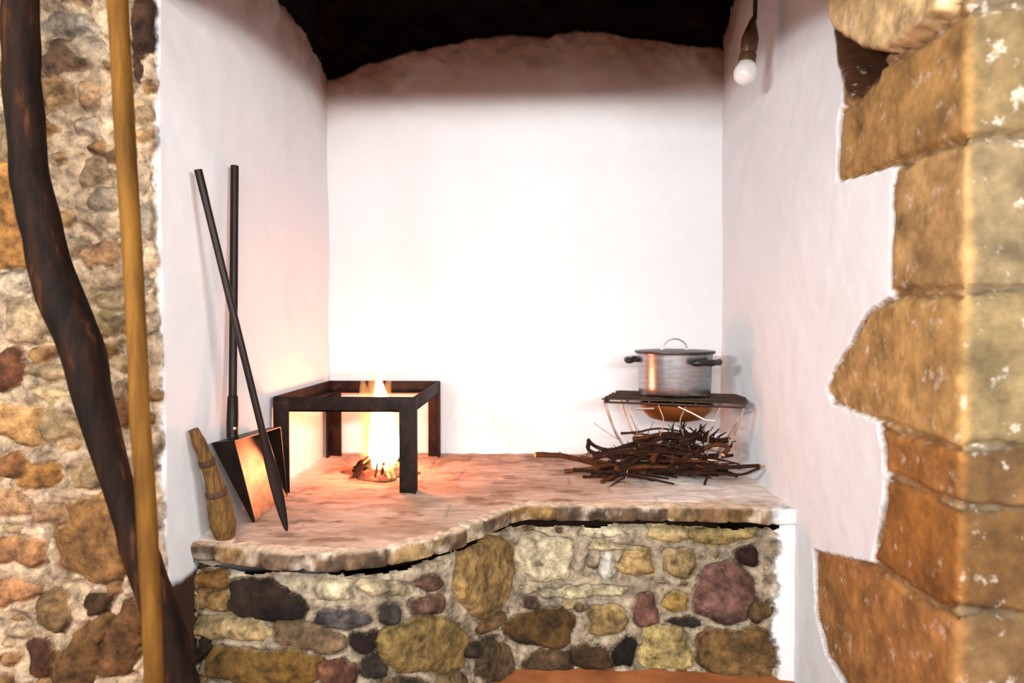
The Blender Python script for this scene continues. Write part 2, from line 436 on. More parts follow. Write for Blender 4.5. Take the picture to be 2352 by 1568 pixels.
# plaster coat on the reveal around the blocks
sd = np.full(U.shape, -1.0)
for st in stones:
    sd = np.maximum(sd, poly_sdf(U, V, st[0]))
cd = poly_sdf(U, V, [unfold_px(x, y, XR, YRF, RR) for x, y in cav]) + 0.008 * fbm(U, V, 30, 3, 71)
cw = sstep(-0.006, 0.008, cd)
lim = np.array([unfold_px(x, y, XR, YRF, RR) for x, y in ((1960, -60), (1935, 40), (1935, 230), (1925, 420), (2055, 384), (2045, 690), (1900, 890), (2020, 972), (2034, 1095), (2000, 1288), (1872, 1262), (1874, 1400), (1940, 1568), (2020, 1900))])
o_ = np.argsort(lim[:, 1])
plim = np.interp(V, lim[o_, 1], lim[o_, 0])
pw = sstep(-0.004, 0.004, (plim + 0.012 + 0.006 * fbm(U, V, 30, 3, 73)) - U) * (1 - sstep(-0.001, 0.004, sd + 0.004 * fbm(U, V, 40, 3, 74)))
ph = 0.004 + 0.005 * fbm(U, V, 4, 3, 75) + 0.0015 * fbm(U, V, 20, 3, 76)
h = h * (1 - pw) + ph * pw
col = col * (1 - pw[..., None]) + WHITE * pw[..., None]
h = h - 0.15 * cw; cwc = sstep(-0.020, -0.008, cd)[..., None]; col = col * (1 - cwc) + lin((70, 40, 22)) * cwc
lo = (sstep(0.0, 0.01, 0.41 - V) * (U < YB - 1.9))[..., None]; col = col * (1 - lo) + lin((56, 42, 32)) * lo  # masonry behind the hearth, darkened to paint the joint's shade
rp = [(YB - on_x(x, y, XR)[1], on_x(x, y, XR)[2]) for x, y in ((1640, 112), (1656, 95), (1672, 50), (1690, 0), (1720, -90))]
edge = np.interp(U, [p[0] for p in rp], [p[1] for p in rp]) + np.clip(U - rp[-1][0], 0, 9) * 0.15
hs, cs = soot_mix(h, col, U, V, edge, 80, 0.27)  # wider reach paints in more of the arch's shade here
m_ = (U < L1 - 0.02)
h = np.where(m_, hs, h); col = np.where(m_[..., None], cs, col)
P = fold(U, V, h, XR, YRF, 1, RR)
tag(link('wall_right', grid_mesh('wall_right', P, col, mask=pw), [M_QUOIN, M_WALL]), 'right wall with golden sandstone corner blocks breaking out of white plaster', 'wall', kind='structure')

# left: plaster reveal, rubble front face
RL = 0.02
LS = [
    (20, 495, 100, 235, 0, 4, (176, 122, 58)), (45, 972, 112, 74, 2, 4, (196, 150, 92)), (152, 975, 100, 62, 4, 3.5, (190, 162, 118)),
    (128, 852, 130, 40, 0, 3, (196, 170, 128)), (46, 655, 96, 66, 0, 3, (206, 190, 166)), (70, 742, 110, 86, 0, 3, (200, 176, 140)),
    (128, 903, 130, 36, 2, 3, (200, 176, 134)), (92, 1092, 104, 58, -4, 3.4, (190, 132, 66)), (20, 1070, 56, 46, 0, 3, (160, 104, 56)),
    (196, 1096, 66, 62, 0, 2.6, (178, 150, 108)), (222, 1232, 170, 190, 0, 2.5, (140, 98, 52)), (120, 1405, 84, 92, 0, 2.6, (150, 116, 74)),
    (222, 1388, 58, 52, 0, 3.2, (72, 46, 26)), (96, 1515, 70, 84, 0, 2.8, (78, 42, 26)), (196, 1500, 96, 190, 32, 2.6, (128, 88, 46)),
    (282, 1470, 78, 170, 24, 2.6, (104, 66, 32)), (44, 1262, 110, 66, 0, 2.6, (206, 146, 96)), (40, 1360, 90, 60, 0, 2.6, (200, 138, 92)),
    (30, 1160, 90, 62, 8, 2.6, (206, 158, 112)), (120, 1180, 80, 46, 6, 2.6, (206, 160, 118)),
    (236, 690, 74, 34, 10, 3, (206, 182, 140)), (240, 745, 78, 44, 12, 3, (170, 146, 104)), (150, 130, 90, 84, 0, 2.4, (120, 92, 74)), (170, 60, 130, 52, 6, 2.6, (216, 204, 188)),
    (212, 215, 66, 68, 0, 2.4, (196, 158, 122)), (205, 105, 90, 52, 14, 2.4, (206, 190, 166)), (190, 290, 60, 50, 0, 2.4, (206, 190, 168)), (205, 400, 56, 84, 10, 2.4, (190, 160, 128)),
    (236, 460, 70, 66, 0, 2.4, (200, 182, 160)), (165, 560, 90, 60, 10, 2.4, (216, 190, 160)), (225, 590, 76, 60, -12, 2.4, (196, 150, 108)), (238, 640, 60, 40, 0, 3, (210, 184, 150)),
    (275, 900, 50, 50, 0, 2.6, (206, 176, 140)), (280, 950, 44, 60, 0, 2.6, (156, 104, 64)), (335, 660, 34, 60, 0, 2.6, (190, 178, 160)), (338, 500, 36, 80, 0, 2.6, (200, 186, 168)),
    (325, 80, 52, 190, 3, 2.8, (64, 38, 22)), (20, 850, 60, 90, 10, 2.6, (110, 62, 38)), (60, 200, 70, 90, 0, 2.6, (190, 160, 120)), (20, 330, 60, 80, 0, 2.6, (190, 162, 120)),
]
stones = [([unfold_px(x, y, XL, YLF, RL) for x, y in sup(a, b_, w, hh, g, n_)], c) for a, b_, w, hh, g, n_, c in LS]
L1 = YB - YLF
rnd = random.Random(3)
pal = [(200, 172, 132), (212, 192, 164), (190, 150, 104), (206, 184, 150), (160, 118, 76)]
stones += fill_random(L1 - 0.005, L1 + 0.5, 0.02, 1.7, stones, 170, 0.025, 0.07, pal, rnd)
stones += fill_random(L1 + 0.38, L1 + 0.9, 0.02, 1.7, stones, 60, 0.06, 0.16, pal, rnd)
u = np.concatenate([np.arange(-0.03, L1 - 0.06, 0.010), np.arange(L1 - 0.06, L1 + 0.42, 0.004), np.arange(L1 + 0.42, L1 + 1.1, 0.02)])
v = np.concatenate([np.arange(-0.03, 1.75, 0.0045), np.arange(1.75, 2.3, 0.008), np.arange(2.3, ZT + 0.01, 0.04)])
U, V = np.meshgrid(u, v, indexing='ij')
stones = [(grow(a, 1.10), np.array(c) * 0.84 + np.array((216, 186, 150)) * 0.14) for a, c in stones]
h, col = stone_field(U, V, stones, 20, (226, 200, 168), 0.022, 0.010, 0.014, 0.030, 0.005)
col = np.clip(col * np.array([0.84, 0.78, 0.72]), 0, 0.85)
pw = sstep(-0.006, 0.006, (L1 - 0.012 + 0.008 * fbm(U, V, 22, 4, 23)) - U)
ph = 0.004 + 0.006 * fbm(U, V, 3.2, 3, 25) + 0.0015 * fbm(U, V, 16, 3, 26)
h = h * (1 - pw) + ph * pw; col = col * (1 - pw[..., None]) + WHITE * pw[..., None]
dk = (sstep(0.0, 0.02, 0.392 - V + 0.02 * fbm(U, V, 18, 3, 27)) * (U > YB - 1.62) * (U < L1 - 0.005))[..., None]     # unplastered stone low in the corner, the sticks' shade painted into it
col = col * (1 - dk) + lin((52, 34, 22)) * dk
lp = [(YB - on_x(x, y, XL)[1], on_x(x, y, XL)[2]) for x, y in ((752, 182), (735, 140), (705, 90), (672, 45), (636, 0), (590, -60))]
edge = np.interp(U, [p[0] for p in lp], [p[1] for p in lp])
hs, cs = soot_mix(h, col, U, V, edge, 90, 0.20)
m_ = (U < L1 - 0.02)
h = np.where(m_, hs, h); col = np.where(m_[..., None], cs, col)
P = fold(U, V, h, XL, YLF, -1, RL)
tag(link('wall_left', grid_mesh('wall_left', P[::-1], col[::-1], mask=pw[::-1]), [M_STONE, M_WALL]), 'left wall, white plaster inside the alcove and rough rubble stone outside', 'wall', kind='structure')

# ---- the arched wall over the mouth of the alcove (above the picture)
def arch():
    mb = MB(); bm = mb.bm
    xs = np.linspace(-2.2, 2.2, 111)
    k = [(XL - 0.06, 1.585), (-0.5, 1.625), (-0.25, 1.645), (-0.05, 1.65), (0.2, 1.635), (0.45, 1.60), (XR, 1.565), (2.2, 1.56)]
    zb = np.interp(xs, [a for a, _ in k], [b for _, b in k])
    rows = []
    for x, z in zip(xs, zb):
        if x < XL - 0.06: z = 1.9
        z2 = z + 0.004 * math.sin(x * 40)
        y0, y1 = 1.16, (1.28 if x > XL - 0.06 else 1.45)
        rows.append([bm.verts.new((x, y0, z2 + 0.02)), bm.verts.new((x, y1, z2)), bm.verts.new((x, y1, ZT)), bm.verts.new((x, y0, ZT))])
    for A, B in zip(rows, rows[1:]):
        for i in range(4):
            bm.faces.new((A[i], A[(i + 1) % 4], B[(i + 1) % 4], B[i]))
    bm.faces.new(rows[0][::-1]); bm.faces.new(rows[-1])
    return mb
tag(arch().build('wall_front', M_ARCH, smooth=False), 'arched stone wall over the mouth of the alcove', 'wall', kind='structure')
tag(MB().box((-2.2, 1.1, ZT), (2.2, YB + 0.1, ZT + 0.1)).build('ceiling', M_ARCH, smooth=False), 'sooty dark ceiling above the hearth', 'ceiling', kind='structure')
tag(MB().box((-2.2, -3.0, -0.10), (2.2, YB + 0.1, -0.022)).build('floor', M_FLOOR, smooth=False), 'terracotta floor in front of the hearth', 'floor', kind='structure')

# ------------------------------------------------------------------ hearth
hearth = empty('masonry_hearth', (0, 2.0, 0), 'built-in rubble stone hearth with curved front and flat slab top', 'hearth')
fp = [(372, 1240), (411, 1247), (483, 1251), (588, 1264), (690, 1271), (792, 1272), (894, 1260), (996, 1238), (1064, 1216), (1120, 1193), (1160, 1175), (1188, 1165), (1215, 1160), (1270, 1161), (1355, 1162), (1440, 1163), (1542, 1163), (1678, 1166), (1763, 1169), (1832, 1172)]
FP = np.array([on_z(x, y, HZ)[:2] for x, y in fp])
FP[0, 0] = XL - 0.01; FP[-1, 0] = XR + 0.01
d_ = np.concatenate([[0], np.cumsum(np.hypot(*np.diff(FP, axis=0).T))])
sd_ = np.arange(0, d_[-1], 0.004)
CX = np.interp(sd_, d_, FP[:, 0]); CY = np.interp(sd_, d_, FP[:, 1])
ker = np.hanning(17); ker /= ker.sum()
CXs = np.convolve(np.pad(CX, 8, 'reflect', reflect_type='odd'), ker, 'valid'); CYs = np.convolve(np.pad(CY, 8, 'reflect', reflect_type='odd'), ker, 'valid')
TX, TY = np.gradient(CXs), np.gradient(CYs); tl = np.hypot(TX, TY); NX, NY = TY / tl, -TX / tl
OFF = 0.022     # the stone face stands back from the slab edge
BX, BY = CXs - NX * OFF, CYs - NY * OFF
def base_px(px, py):
    d = ray(px, py); s = float(np.interp(d[0] / d[1], BX / BY, sd_)); Y = float(np.interp(s, sd_, BY))
    return (s, on_y(px, py, Y)[2])
HS = [
    (469, 1332, 92, 42, 2, 3.5, (120, 84, 42)), (472, 1381, 92, 46, 3, 3.2, (160, 124, 74)), (523, 1446, 176, 54, 8, 3, (172, 146, 102)), (612, 1382, 182, 84, 13, 2.4, (46, 32, 22)),
    (765, 1356, 78, 50, 0, 4, (192, 176, 142)), (884, 1353, 104, 38, 0, 3.2, (188, 168, 132)), (986, 1341, 68, 32, -8, 2.6, (98, 68, 52)), (989, 1392, 88, 44, -8, 2.5, (112, 82, 66)),
    (785, 1424, 126, 44, 4, 2.2, (92, 82, 80)), (898, 1414, 52, 46, 0, 2.6, (80, 70, 64)), (840, 1478, 62, 54, -20, 2.6, (40, 22, 20)), (864, 1533, 64, 60, 0, 2.8, (62, 52, 42)),
    (980, 1487, 192, 132, -4, 2.5, (138, 112, 64)), (1112, 1322, 126, 176, 16, 2.7, (158, 126, 76)), (705, 1468, 160, 56, 14, 2.8, (134, 108, 78)), (605, 1536, 250, 88, 5, 3.4, (122, 90, 40)),
    (775, 1546, 90, 56, 0, 3, (124, 80, 58)), (1108, 1492, 82, 42, -34, 2.4, (74, 58, 42)), (449, 1490, 50, 52, 0, 2.6, (38, 28, 22)), (1130, 1432, 74, 34, -36, 2.4, (112, 84, 54)),
    (1255, 1284, 114, 104, 0, 4, (198, 182, 148)), (1386, 1222, 98, 30, 0, 3.2, (202, 188, 154)), (1538, 1226, 96, 36, 2, 3, (188, 164, 116)), (1660, 1230, 146, 40, -4, 3, (180, 154, 100)),
    (1365, 1284, 36, 38, 0, 3, (152, 136, 112)), (1396, 1300, 30, 60, 0, 3, (214, 206, 190)), (1466, 1294, 78, 70, 4, 2.6, (168, 138, 90)), (1560, 1297, 72, 66, 0, 3, (182, 152, 104)),
    (1722, 1276, 44, 52, 4, 3, (48, 26, 18)), (1668, 1368, 138, 132, 20, 2.5, (126, 90, 78)), (1340, 1362, 192, 26, -2, 3.4, (192, 178, 142)), (1396, 1427, 92, 66, 0, 3.4, (168, 138, 88)),
    (1484, 1404, 58, 82, 4, 2.6, (118, 80, 68)), (1556, 1386, 56, 44, 6, 2.6, (178, 142, 76)), (1576, 1431, 84, 28, 3, 2.6, (54, 44, 36)), (1246, 1446, 146, 78, -5, 2.8, (90, 64, 30)),
    (1437, 1498, 52, 70, 14, 2.8, (24, 18, 15)), (1526, 1491, 112, 100, 0, 4, (194, 170, 110)), (1702, 1504, 192, 112, 4, 2.8, (130, 98, 58)), (1747, 1403, 56, 58, 0, 2.6, (112, 86, 52)),
    (1350, 1512, 104, 54, 4, 2.8, (76, 54, 32)), (1140, 1524, 84, 92, -14, 2.7, (100, 80, 54)), (1262, 1522, 104, 48, 0, 2.8, (84, 64, 42)), (1219, 1386, 34, 32, 0, 2.6, (84, 62, 52)), (1410, 1258, 110, 20, 2, 3, (186, 166, 128)),
    (930, 1584, 120, 60, 0, 2.8, (90, 70, 48)), (1040, 1570, 70, 44, -20, 2.8, (120, 96, 60)),
]
stones = [(grow([base_px(x, y) for x, y in sup(a, b_, w, hh, g, n_)], 1.07), c) for a, b_, w, hh, g, n_, c in HS]
rnd = random.Random(5)
stones += fill_random(0.0, 1.05, 0.0, 0.14, stones, 40, 0.04, 0.11, [(130, 104, 64), (96, 72, 46), (160, 132, 88), (60, 44, 32)], rnd)
stones += fill_random(0.0, sd_[-1], 0.0, 0.37, stones, 26, 0.018, 0.035, [(170, 144, 104), (112, 88, 62), (190, 172, 138)], rnd)
u = sd_; v = np.concatenate([np.arange(-0.03, 0.36, 0.004), np.arange(0.36, 0.4005, 0.0022)])
U, V = np.meshgrid(u, v, indexing='ij')
h, col = stone_field(U, V, stones, 140, (178, 160, 134), 0.022, 0.009, 0.010, 0.010, 0.009)
sw = base_px(1782, 1300)[0]
w = sstep(-0.01, 0.012, U - sw + 0.045 * fbm(U, V, 18, 5, 150, 0.65))
h = h * (1 - w) + (0.016 + 0.004 * fbm(U, V, 24, 4, 151)) * w; col = col * (1 - w[..., None]) + WHITE * 0.98 * w[..., None]
gap = (V > 0.379 + 0.008 * fbm(U, V * 0, 11, 3, 152)) * (w < 0.3)        # open joint between stones and slab
h = h - 0.02 * np.exp(-np.clip(0.379 - V, 0, 9) / 0.006) * (w < 0.3)
bx, by = np.interp(U, sd_, BX), np.interp(U, sd_, BY); nx, ny = np.interp(U, sd_, NX), np.interp(U, sd_, NY)
P = np.stack([bx + nx * h, by + ny * h, V], -1); P[..., 1] -= 2.0
P[..., 0] = np.clip(P[..., 0], XL - 0.012, XR + 0.012)
link('base_wall', grid_mesh('base_wall', P, col, mask=w, drop=gap.astype(float)), [M_STONE, M_WALL], hearth)

# edge course of bricks along the curved lip
prof_n = [-0.05, -0.03, -0.008, -0.002, 0.0, 0.001, 0.0, -0.0005, -0.003, -0.04, -0.09]
prof_z = [0.000, 0.001, 0.000, -0.002, -0.007, -0.018, -0.029, -0.037, -0.0405, -0.041, -0.041]
rnd = random.Random(11); js = [0.0]; bc = []
while js[-1] < sd_[-1]:
    js.append(js[-1] + rnd.uniform(0.075, 0.135)); bc.append(lin(rnd.choice([(150, 122, 82), (120, 92, 62), (172, 148, 108), (136, 104, 62), (104, 82, 62), (184, 166, 134)])))
js = np.array(js); bc = np.array(bc); k = np.clip(np.searchsorted(js, sd_, 'right') - 1, 0, len(bc) - 1)
jd = np.min(np.abs(sd_[:, None] - js[None]), 1)
pn = np.array(prof_n); pz = np.array(prof_z)
U = np.repeat(sd_[:, None], len(pn), 1); W = np.repeat(np.arange(len(pn))[None] * 0.012, len(sd_), 0)
jr = np.exp(-(jd / 0.006) ** 2)[:, None]
hn = (-0.006 * jr) * np.array([0, 0, 0.3, 0.6, 1, 1, 1, 1, .6, 0, 0])[None] + 0.007 * fbm(U, W, 22, 4, 160) * np.array([0, .2, 1, 1, 1, 1, 1, 1, 1, .3, 0])[None] + 0.004 * vnoise(k * 3.1, k * 0.0)[:, None]
off = pn[None] + hn
X = CXs[:, None] + NX[:, None] * off; Y = CYs[:, None] + NY[:, None] * off
Z = HZ + pz[None] + 0.004 * fbm(U, W, 14, 3, 163) * np.array([0, .3, .8, 1, .6, .3, .3, .6, 1, .3, 0])[None] - 0.003 * jr * np.array([0, .3, 1, 1, 0, 0, 0, -1, -1, 0, 0])[None]
c = bc[k][:, None, :] * np.clip(0.55 + 1.1 * fbm(U, W, 34, 5, 161, 0.65), 0.2, 2)[..., None]
lt = sstep(0.15, 0.5, fbm(U, W, 26, 4, 165))[..., None]; c = c * (1 - 0.4 * lt) + lin((214, 202, 182)) * 0.4 * lt
c = c * (1 - 0.6 * jr[..., None]) + lin((60, 46, 34)) * 0.6 * jr[..., None]
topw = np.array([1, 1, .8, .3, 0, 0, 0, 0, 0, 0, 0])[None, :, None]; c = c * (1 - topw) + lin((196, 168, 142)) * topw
wr = sstep(-0.03, 0.03, sd_ - base_px(1775, 1180)[0])[:, None, None]; c = c * (1 - wr) + WHITE * wr
P = np.stack([np.clip(X, XL - 0.012, XR + 0.012), Y - 2.0, Z], -1)
link('edge_course', grid_mesh('edge_course', P[:, ::-1], np.clip(c, .01, .9)[:, ::-1]), M_EDGE, hearth)

# slab top
u = np.arange(XL - 0.012, XR + 0.0121, 0.006)
o_ = np.argsort(CXs); fy = np.interp(u, CXs[o_], CYs[o_]) + 0.018
t = np.linspace(0, 1, 150)
U = np.repeat(u[:, None], len(t), 1); Yg = fy[:, None] + (YB + 0.012 - fy[:, None]) * t[None]
z = HZ + 0.0025 + 0.005 * fbm(U, Yg, 7, 4, 170) + 0.0025 * fbm(U, Yg, 30, 3, 171); z -= 0.004 * np.exp(-t / 0.03)[None]
col = np.zeros(U.shape + (3,)) + lin((176, 144, 124))
st = sstep(-0.05, 0.3, fbm(U, Yg * 2.4, 6, 5, 172, 0.6))[..., None]; col = col * (1 - 0.55 * st) + lin((128, 92, 66)) * 0.55 * st
st = sstep(0.14, 0.34, fbm(U, Yg * 1.8, 12, 5, 174, 0.6))[..., None]; col = col * (1 - 0.6 * st) + lin((98, 66, 46)) * 0.6 * st
# pale lime dust towards the right, and where the slab meets the walls
wt = (sstep(0.15, 0.5, U) * sstep(-0.5, 0.15, fbm(U, Yg, 6, 4, 175)) * 0.75)
wt = np.maximum(wt, np.exp(-np.clip(XR - U, 0, 9) / 0.05)); wt = np.maximum(wt, np.exp(-np.clip(U - XL, 0, 9) / 0.04))[..., None]
col = col * (1 - wt) + lin((226, 216, 208)) * wt
# brick joints
jy = np.abs(((Yg + 0.01 * fbm(U, Yg, 5, 2, 177)) / 0.115) % 1 - 0.5) * 0.115
jx = np.abs(((U + 0.115 * (np.floor(Yg / 0.115) % 2) + 0.01 * fbm(U, Yg, 5, 2, 178)) / 0.23) % 1 - 0.5) * 0.23
jj = np.exp(-(np.minimum(jy, jx) / 0.004) ** 2) * sstep(-0.3, 0.2, fbm(U, Yg, 5, 3, 179))
z -= 0.003 * jj; col *= (1 - 0.35 * jj)[..., None]
P = np.stack([U, Yg - 2.0, z], -1)
link('slab_top', grid_mesh('slab_top', P, np.clip(col, .01, .9)), M_HEARTH, hearth)

# ------------------------------------------------------------------ iron trivet over the fire
TY0 = float(on_z(930, 1134, HZ)[1]); TY1 = min(float(on_z(1018, 1049, HZ)[1]), YB - 0.012)
TX0, TX1 = max(float(on_y(628, 930, TY0)[0]), XL + 0.008), float(on_y(952, 930, TY0)[0])
TZ = float(on_y(800, 911, TY0)[2]); FH = 0.044; FL = 0.046; TH = 0.005
piv = Vector(((TX0 + TX1) / 2, (TY0 + TY1) / 2, HZ))
tri = empty('iron_fire_stand', piv, 'square black iron fire stand with four angle legs standing over the flames', 'fire stand')
mb = MB()
def rel(x, y, z): return (x - piv.x, y - piv.y, z - piv.z)
for y0, y1, yi in ((TY0, TY0 + TH, TY0 + 0.030), (TY1 - TH, TY1, TY1 - 0.030)):
    mb.box(rel(TX0, y0, TZ - FH), rel(TX1, y1, TZ), 0.0012)
    mb.box(rel(TX0 + TH, min(y0, yi), TZ - FH), rel(TX1 - TH, max(y1, yi), TZ - FH + TH), 0.0012)
for x0, x1, xi in ((TX0, TX0 + TH, TX0 + 0.030), (TX1 - TH, TX1, TX1 - 0.030)):
    mb.box(rel(x0, TY0 + TH, TZ - FH), rel(x1, TY1 - TH, TZ), 0.0012)
    mb.box(rel(min(x0, xi), TY0 + TH, TZ - FH + 0.0002), rel(max(x1, xi), TY1 - TH, TZ - FH + TH), 0.0012)
mb.build('top_frame', M_IRON, tri)
for sx in (0, 1):
    for sy in (0, 1):
        mb = MB(); x = TX1 if sx else TX0; y = TY1 if sy else TY0; dx = -1 if sx else 1; dy = -1 if sy else 1
        def bx2(xa, xb, ya, yb):
            mb.box(rel(min(xa, xb), min(ya, yb), HZ - 0.002), rel(max(xa, xb), max(ya, yb), TZ - 0.003), 0.0012)
        x += dx * 0.0012 * -1; y += dy * -0.0012
        bx2(x, x + dx * FL, y, y + dy * 0.006); bx2(x, x + dx * 0.006, y + dy * 0.0055, y + dy * FL)
        mb.build('leg', M_IRON, tri)

# ------------------------------------------------------------------ fire
FX, FY = -0.505, 2.19
fire = empty('fire', (FX, FY, HZ), 'small bright wood fire burning under the iron stand', 'fire')
def tongue(pts, rad, name, mat, lean=0.0):
    mb = MB(); mb.tube(spline(pts, 26), [float(np.interp(i / 25, np.linspace(0, 1, len(rad)), rad)) for i in range(26)], 14)
    return mb.build(name, mat, fire)
tongue([(0.012, 0, 0.02), (0.02, 0.0, 0.10), (0.014, 0, 0.21), (0.000, 0, 0.335)], [0.030, 0.052, 0.050, 0.040, 0.024, 0.004], 'flame_core', M_FCORE)
tongue([(0.0, 0, 0.03), (0.0, 0.01, 0.14), (0.004, 0.0, 0.25), (-0.010, 0.0, 0.41)], [0.045, 0.068, 0.062, 0.046, 0.034, 0.014, 0.002], 'flame', M_FLAME)
tongue([(0.03, -0.01, 0.05), (0.04, -0.01, 0.16), (0.03, -0.01, 0.26), (0.045, 0, 0.335)], [0.02, 0.032, 0.03, 0.022, 0.012, 0.002], 'flame', M_FTIP)
tongue([(-0.03, 0.01, 0.05), (-0.03, 0.01, 0.16), (-0.046, 0.01, 0.26), (-0.05, 0, 0.33)], [0.02, 0.03, 0.03, 0.02, 0.012, 0.002], 'flame', M_FTIP)
tongue([(0.0, -0.02, 0.10), (0.008, -0.02, 0.2), (-0.016, -0.02, 0.29), (0.0, -0.01, 0.37)], [0.01, 0.024, 0.022, 0.016, 0.008, 0.001], 'flame', M_FTIP)
# ash bed
nu, nv = 48, 12
P = np.zeros((nu + 1, nv + 1, 3))
for i in range(nu + 1):
    for j in range(nv + 1):
        a = 2 * math.pi * i / nu; r = j / nv
        rr = r * (0.105 + 0.02 * math.sin(3 * a) + 0.012 * math.sin(5 * a + 1))
        P[i, j] = (rr * math.cos(a) * 1.1, rr * math.sin(a) * 0.8, 0.004 + 0.022 * (1 - r * r) + 0.006 * mnoise.noise((rr * math.cos(a) * 40, rr * math.sin(a) * 40, 3)) * (1 - r))
link('ash_bed', grid_mesh('ash_bed', P), M_ASH, fire)

def twig_mesh(pts, r0, r1, seg=7, n=14, wob=0.25, shoots=(), rnd=random):
    mb = MB(); sp = spline(pts, n)
    mb.tube(sp, [r0 + (r1 - r0) * i / (n - 1) for i in range(n)], seg, wob)
    for (f, d, l) in shoots:
        p = sp[int(f * (n - 1))]; d = Vector(d).normalized(); rr = max((r0 + (r1 - r0) * f) * 0.5, 0.0008)
        q = p + d * l * 0.5 + Vector((rnd.uniform(-1, 1), rnd.uniform(-1, 1), rnd.uniform(-1, 1))) * l * 0.12
        mb.tube(spline([p, q, p + d * l], 6), [rr, rr * .9, rr * .8, rr * .7, rr * .55, rr * .4], 5, 0.1)
    return mb

rnd = random.Random(21)
for i in range(30):
    a = rnd.uniform(0, 2 * math.pi); L = rnd.uniform(0.07, 0.15); tip = rnd.uniform(0.0, 0.03)
    base = Vector((FX + math.cos(a) * L * 0.85 + 0.01, FY + math.sin(a) * L * 0.7, HZ + 0.012))
    top = Vector((FX + math.cos(a + 0.4) * tip, FY + math.sin(a + 0.4) * tip, HZ + 0.03 + rnd.uniform(0.01, 0.05)))
    mid = (base + top) / 2 + Vector((rnd.uniform(-.012, .012), rnd.uniform(-.012, .012), rnd.uniform(0, .012)))
    hot = i % 3 == 0
    o = twig_mesh([base, mid, top], rnd.uniform(0.003, 0.006), 0.0025, rnd=rnd).build('burning_twig', M_EMBER if hot else M_TWIG)
    tag(o, 'glowing twig at the foot of the flames' if hot else 'charred dark twig in the fire under the iron stand', 'twig', 'glowing twigs in the fire' if hot else 'charred twigs in the fire')

# ------------------------------------------------------------------ shovel against the left wall
def wallp(px, py, X): return Vector(on_x(px, py, X))
sh_b0, sh_b1 = Vector(on_z(580, 1198, HZ + 0.008)), Vector(on_z(655, 1140, HZ + 0.008))
sh_t0, sh_t1 = wallp(487, 1018, XL + 0.022), wallp(600, 985, XL + 0.022)
sh_loc = (sh_b0 + sh_b1) / 2
shovel = empty('ash_shovel', sh_loc, 'black iron ash shovel with long handle leaning on the left wall, lit orange', 'shovel')
def shell(A, B, C, D, t, n=8, bulge=0.0, axis=None):
    """thin plate A-B (bottom) to D-C (top), given thickness"""
    mb = MB(); A, B, C, D = map(Vector, (A, B, C, D)); nrm = (B - A).cross(D - A).normalized()
    g = []
    for side in (0, 1):
        rows = []
        for i in range(n + 1):
            row = []
            for j in range(n + 1):
                s, q = i / n, j / n
                p = (A * (1 - s) + B * s) * (1 - q) + (D * (1 - s) + C * s) * q
                p = p + nrm * (t * (0.5 if side else -0.5) + bulge * (4 * s * (1 - s) - 1))
                row.append(mb.bm.verts.new(p))
            rows.append(row)
        g.append(rows)
    for side in (0, 1):
        R = g[side]
        for i in range(n):
            for j in range(n):
                f = (R[i][j], R[i + 1][j], R[i + 1][j + 1], R[i][j + 1]); mb.bm.faces.new(f if side else f[::-1])
    for i in range(n):
        for j in (0, n):
            mb.bm.faces.new((g[0][i][j], g[0][i + 1][j], g[1][i + 1][j], g[1][i][j]))
            mb.bm.faces.new((g[0][j][i], g[0][j][i + 1], g[1][j][i + 1], g[1][j][i]))
    return mb
L0 = lambda p: Vector(p) - sh_loc
shell(L0(sh_b0), L0(sh_b1), L0(sh_t1), L0(sh_t0), 0.003, bulge=-0.006).build('blade', M_BLADE, shovel)
outw = Vector((1, -0.12, 0.12)).normalized()
e0 = outw * 0.058
shell(L0(sh_b0), L0(sh_b0) + e0 * 0.12, L0(sh_t0) + e0, L0(sh_t0), 0.003).build('side_flange', M_TOOL, shovel)
shell(L0(sh_b1), L0(sh_b1) + e0 * 0.12, L0(sh_t1) + e0, L0(sh_t1), 0.003).build('side_flange', M_TOOL, shovel)
shell(L0(sh_t0), L0(sh_t1), L0(sh_t1) + e0, L0(sh_t0) + e0, 0.003).build('back_flange', M_TOOL, shovel)
hb = wallp(534, 992, XL + 0.040); ht = wallp(539, 381, XL + 0.024); hm = hb + (ht - hb) * 0.13
mb = MB(); mb.tube([L0(hb + (ht - hb) * i / 12) for i in range(13)], 0.0098, 12, 0.03); mb.build('handle', M_TOOL, shovel)
mb = MB(); mb.tube([L0(hb - (ht - hb) * 0.02), L0(hb + (hm - hb) * 0.3), L0(hm), L0(hm + (ht - hb) * 0.004)], [0.014, 0.0145, 0.0125, 0.0105], 14); so = mb.build('socket', M_TOOL, shovel)
mb = MB(); mb.lathe([(0, 0.004), (0.004, 0.003), (0.005, 0), (0, 0)], (0, 0, 0), 12)
mb.xform(Matrix.Translation(L0(hb + (hm - hb) * 0.12) + Vector((0.010, -0.011, 0))) @ Vector((0.6, -0.8, 0)).to_track_quat('Z', 'Y').to_matrix().to_4x4()); mb.build('rivet', M_LEG, so)

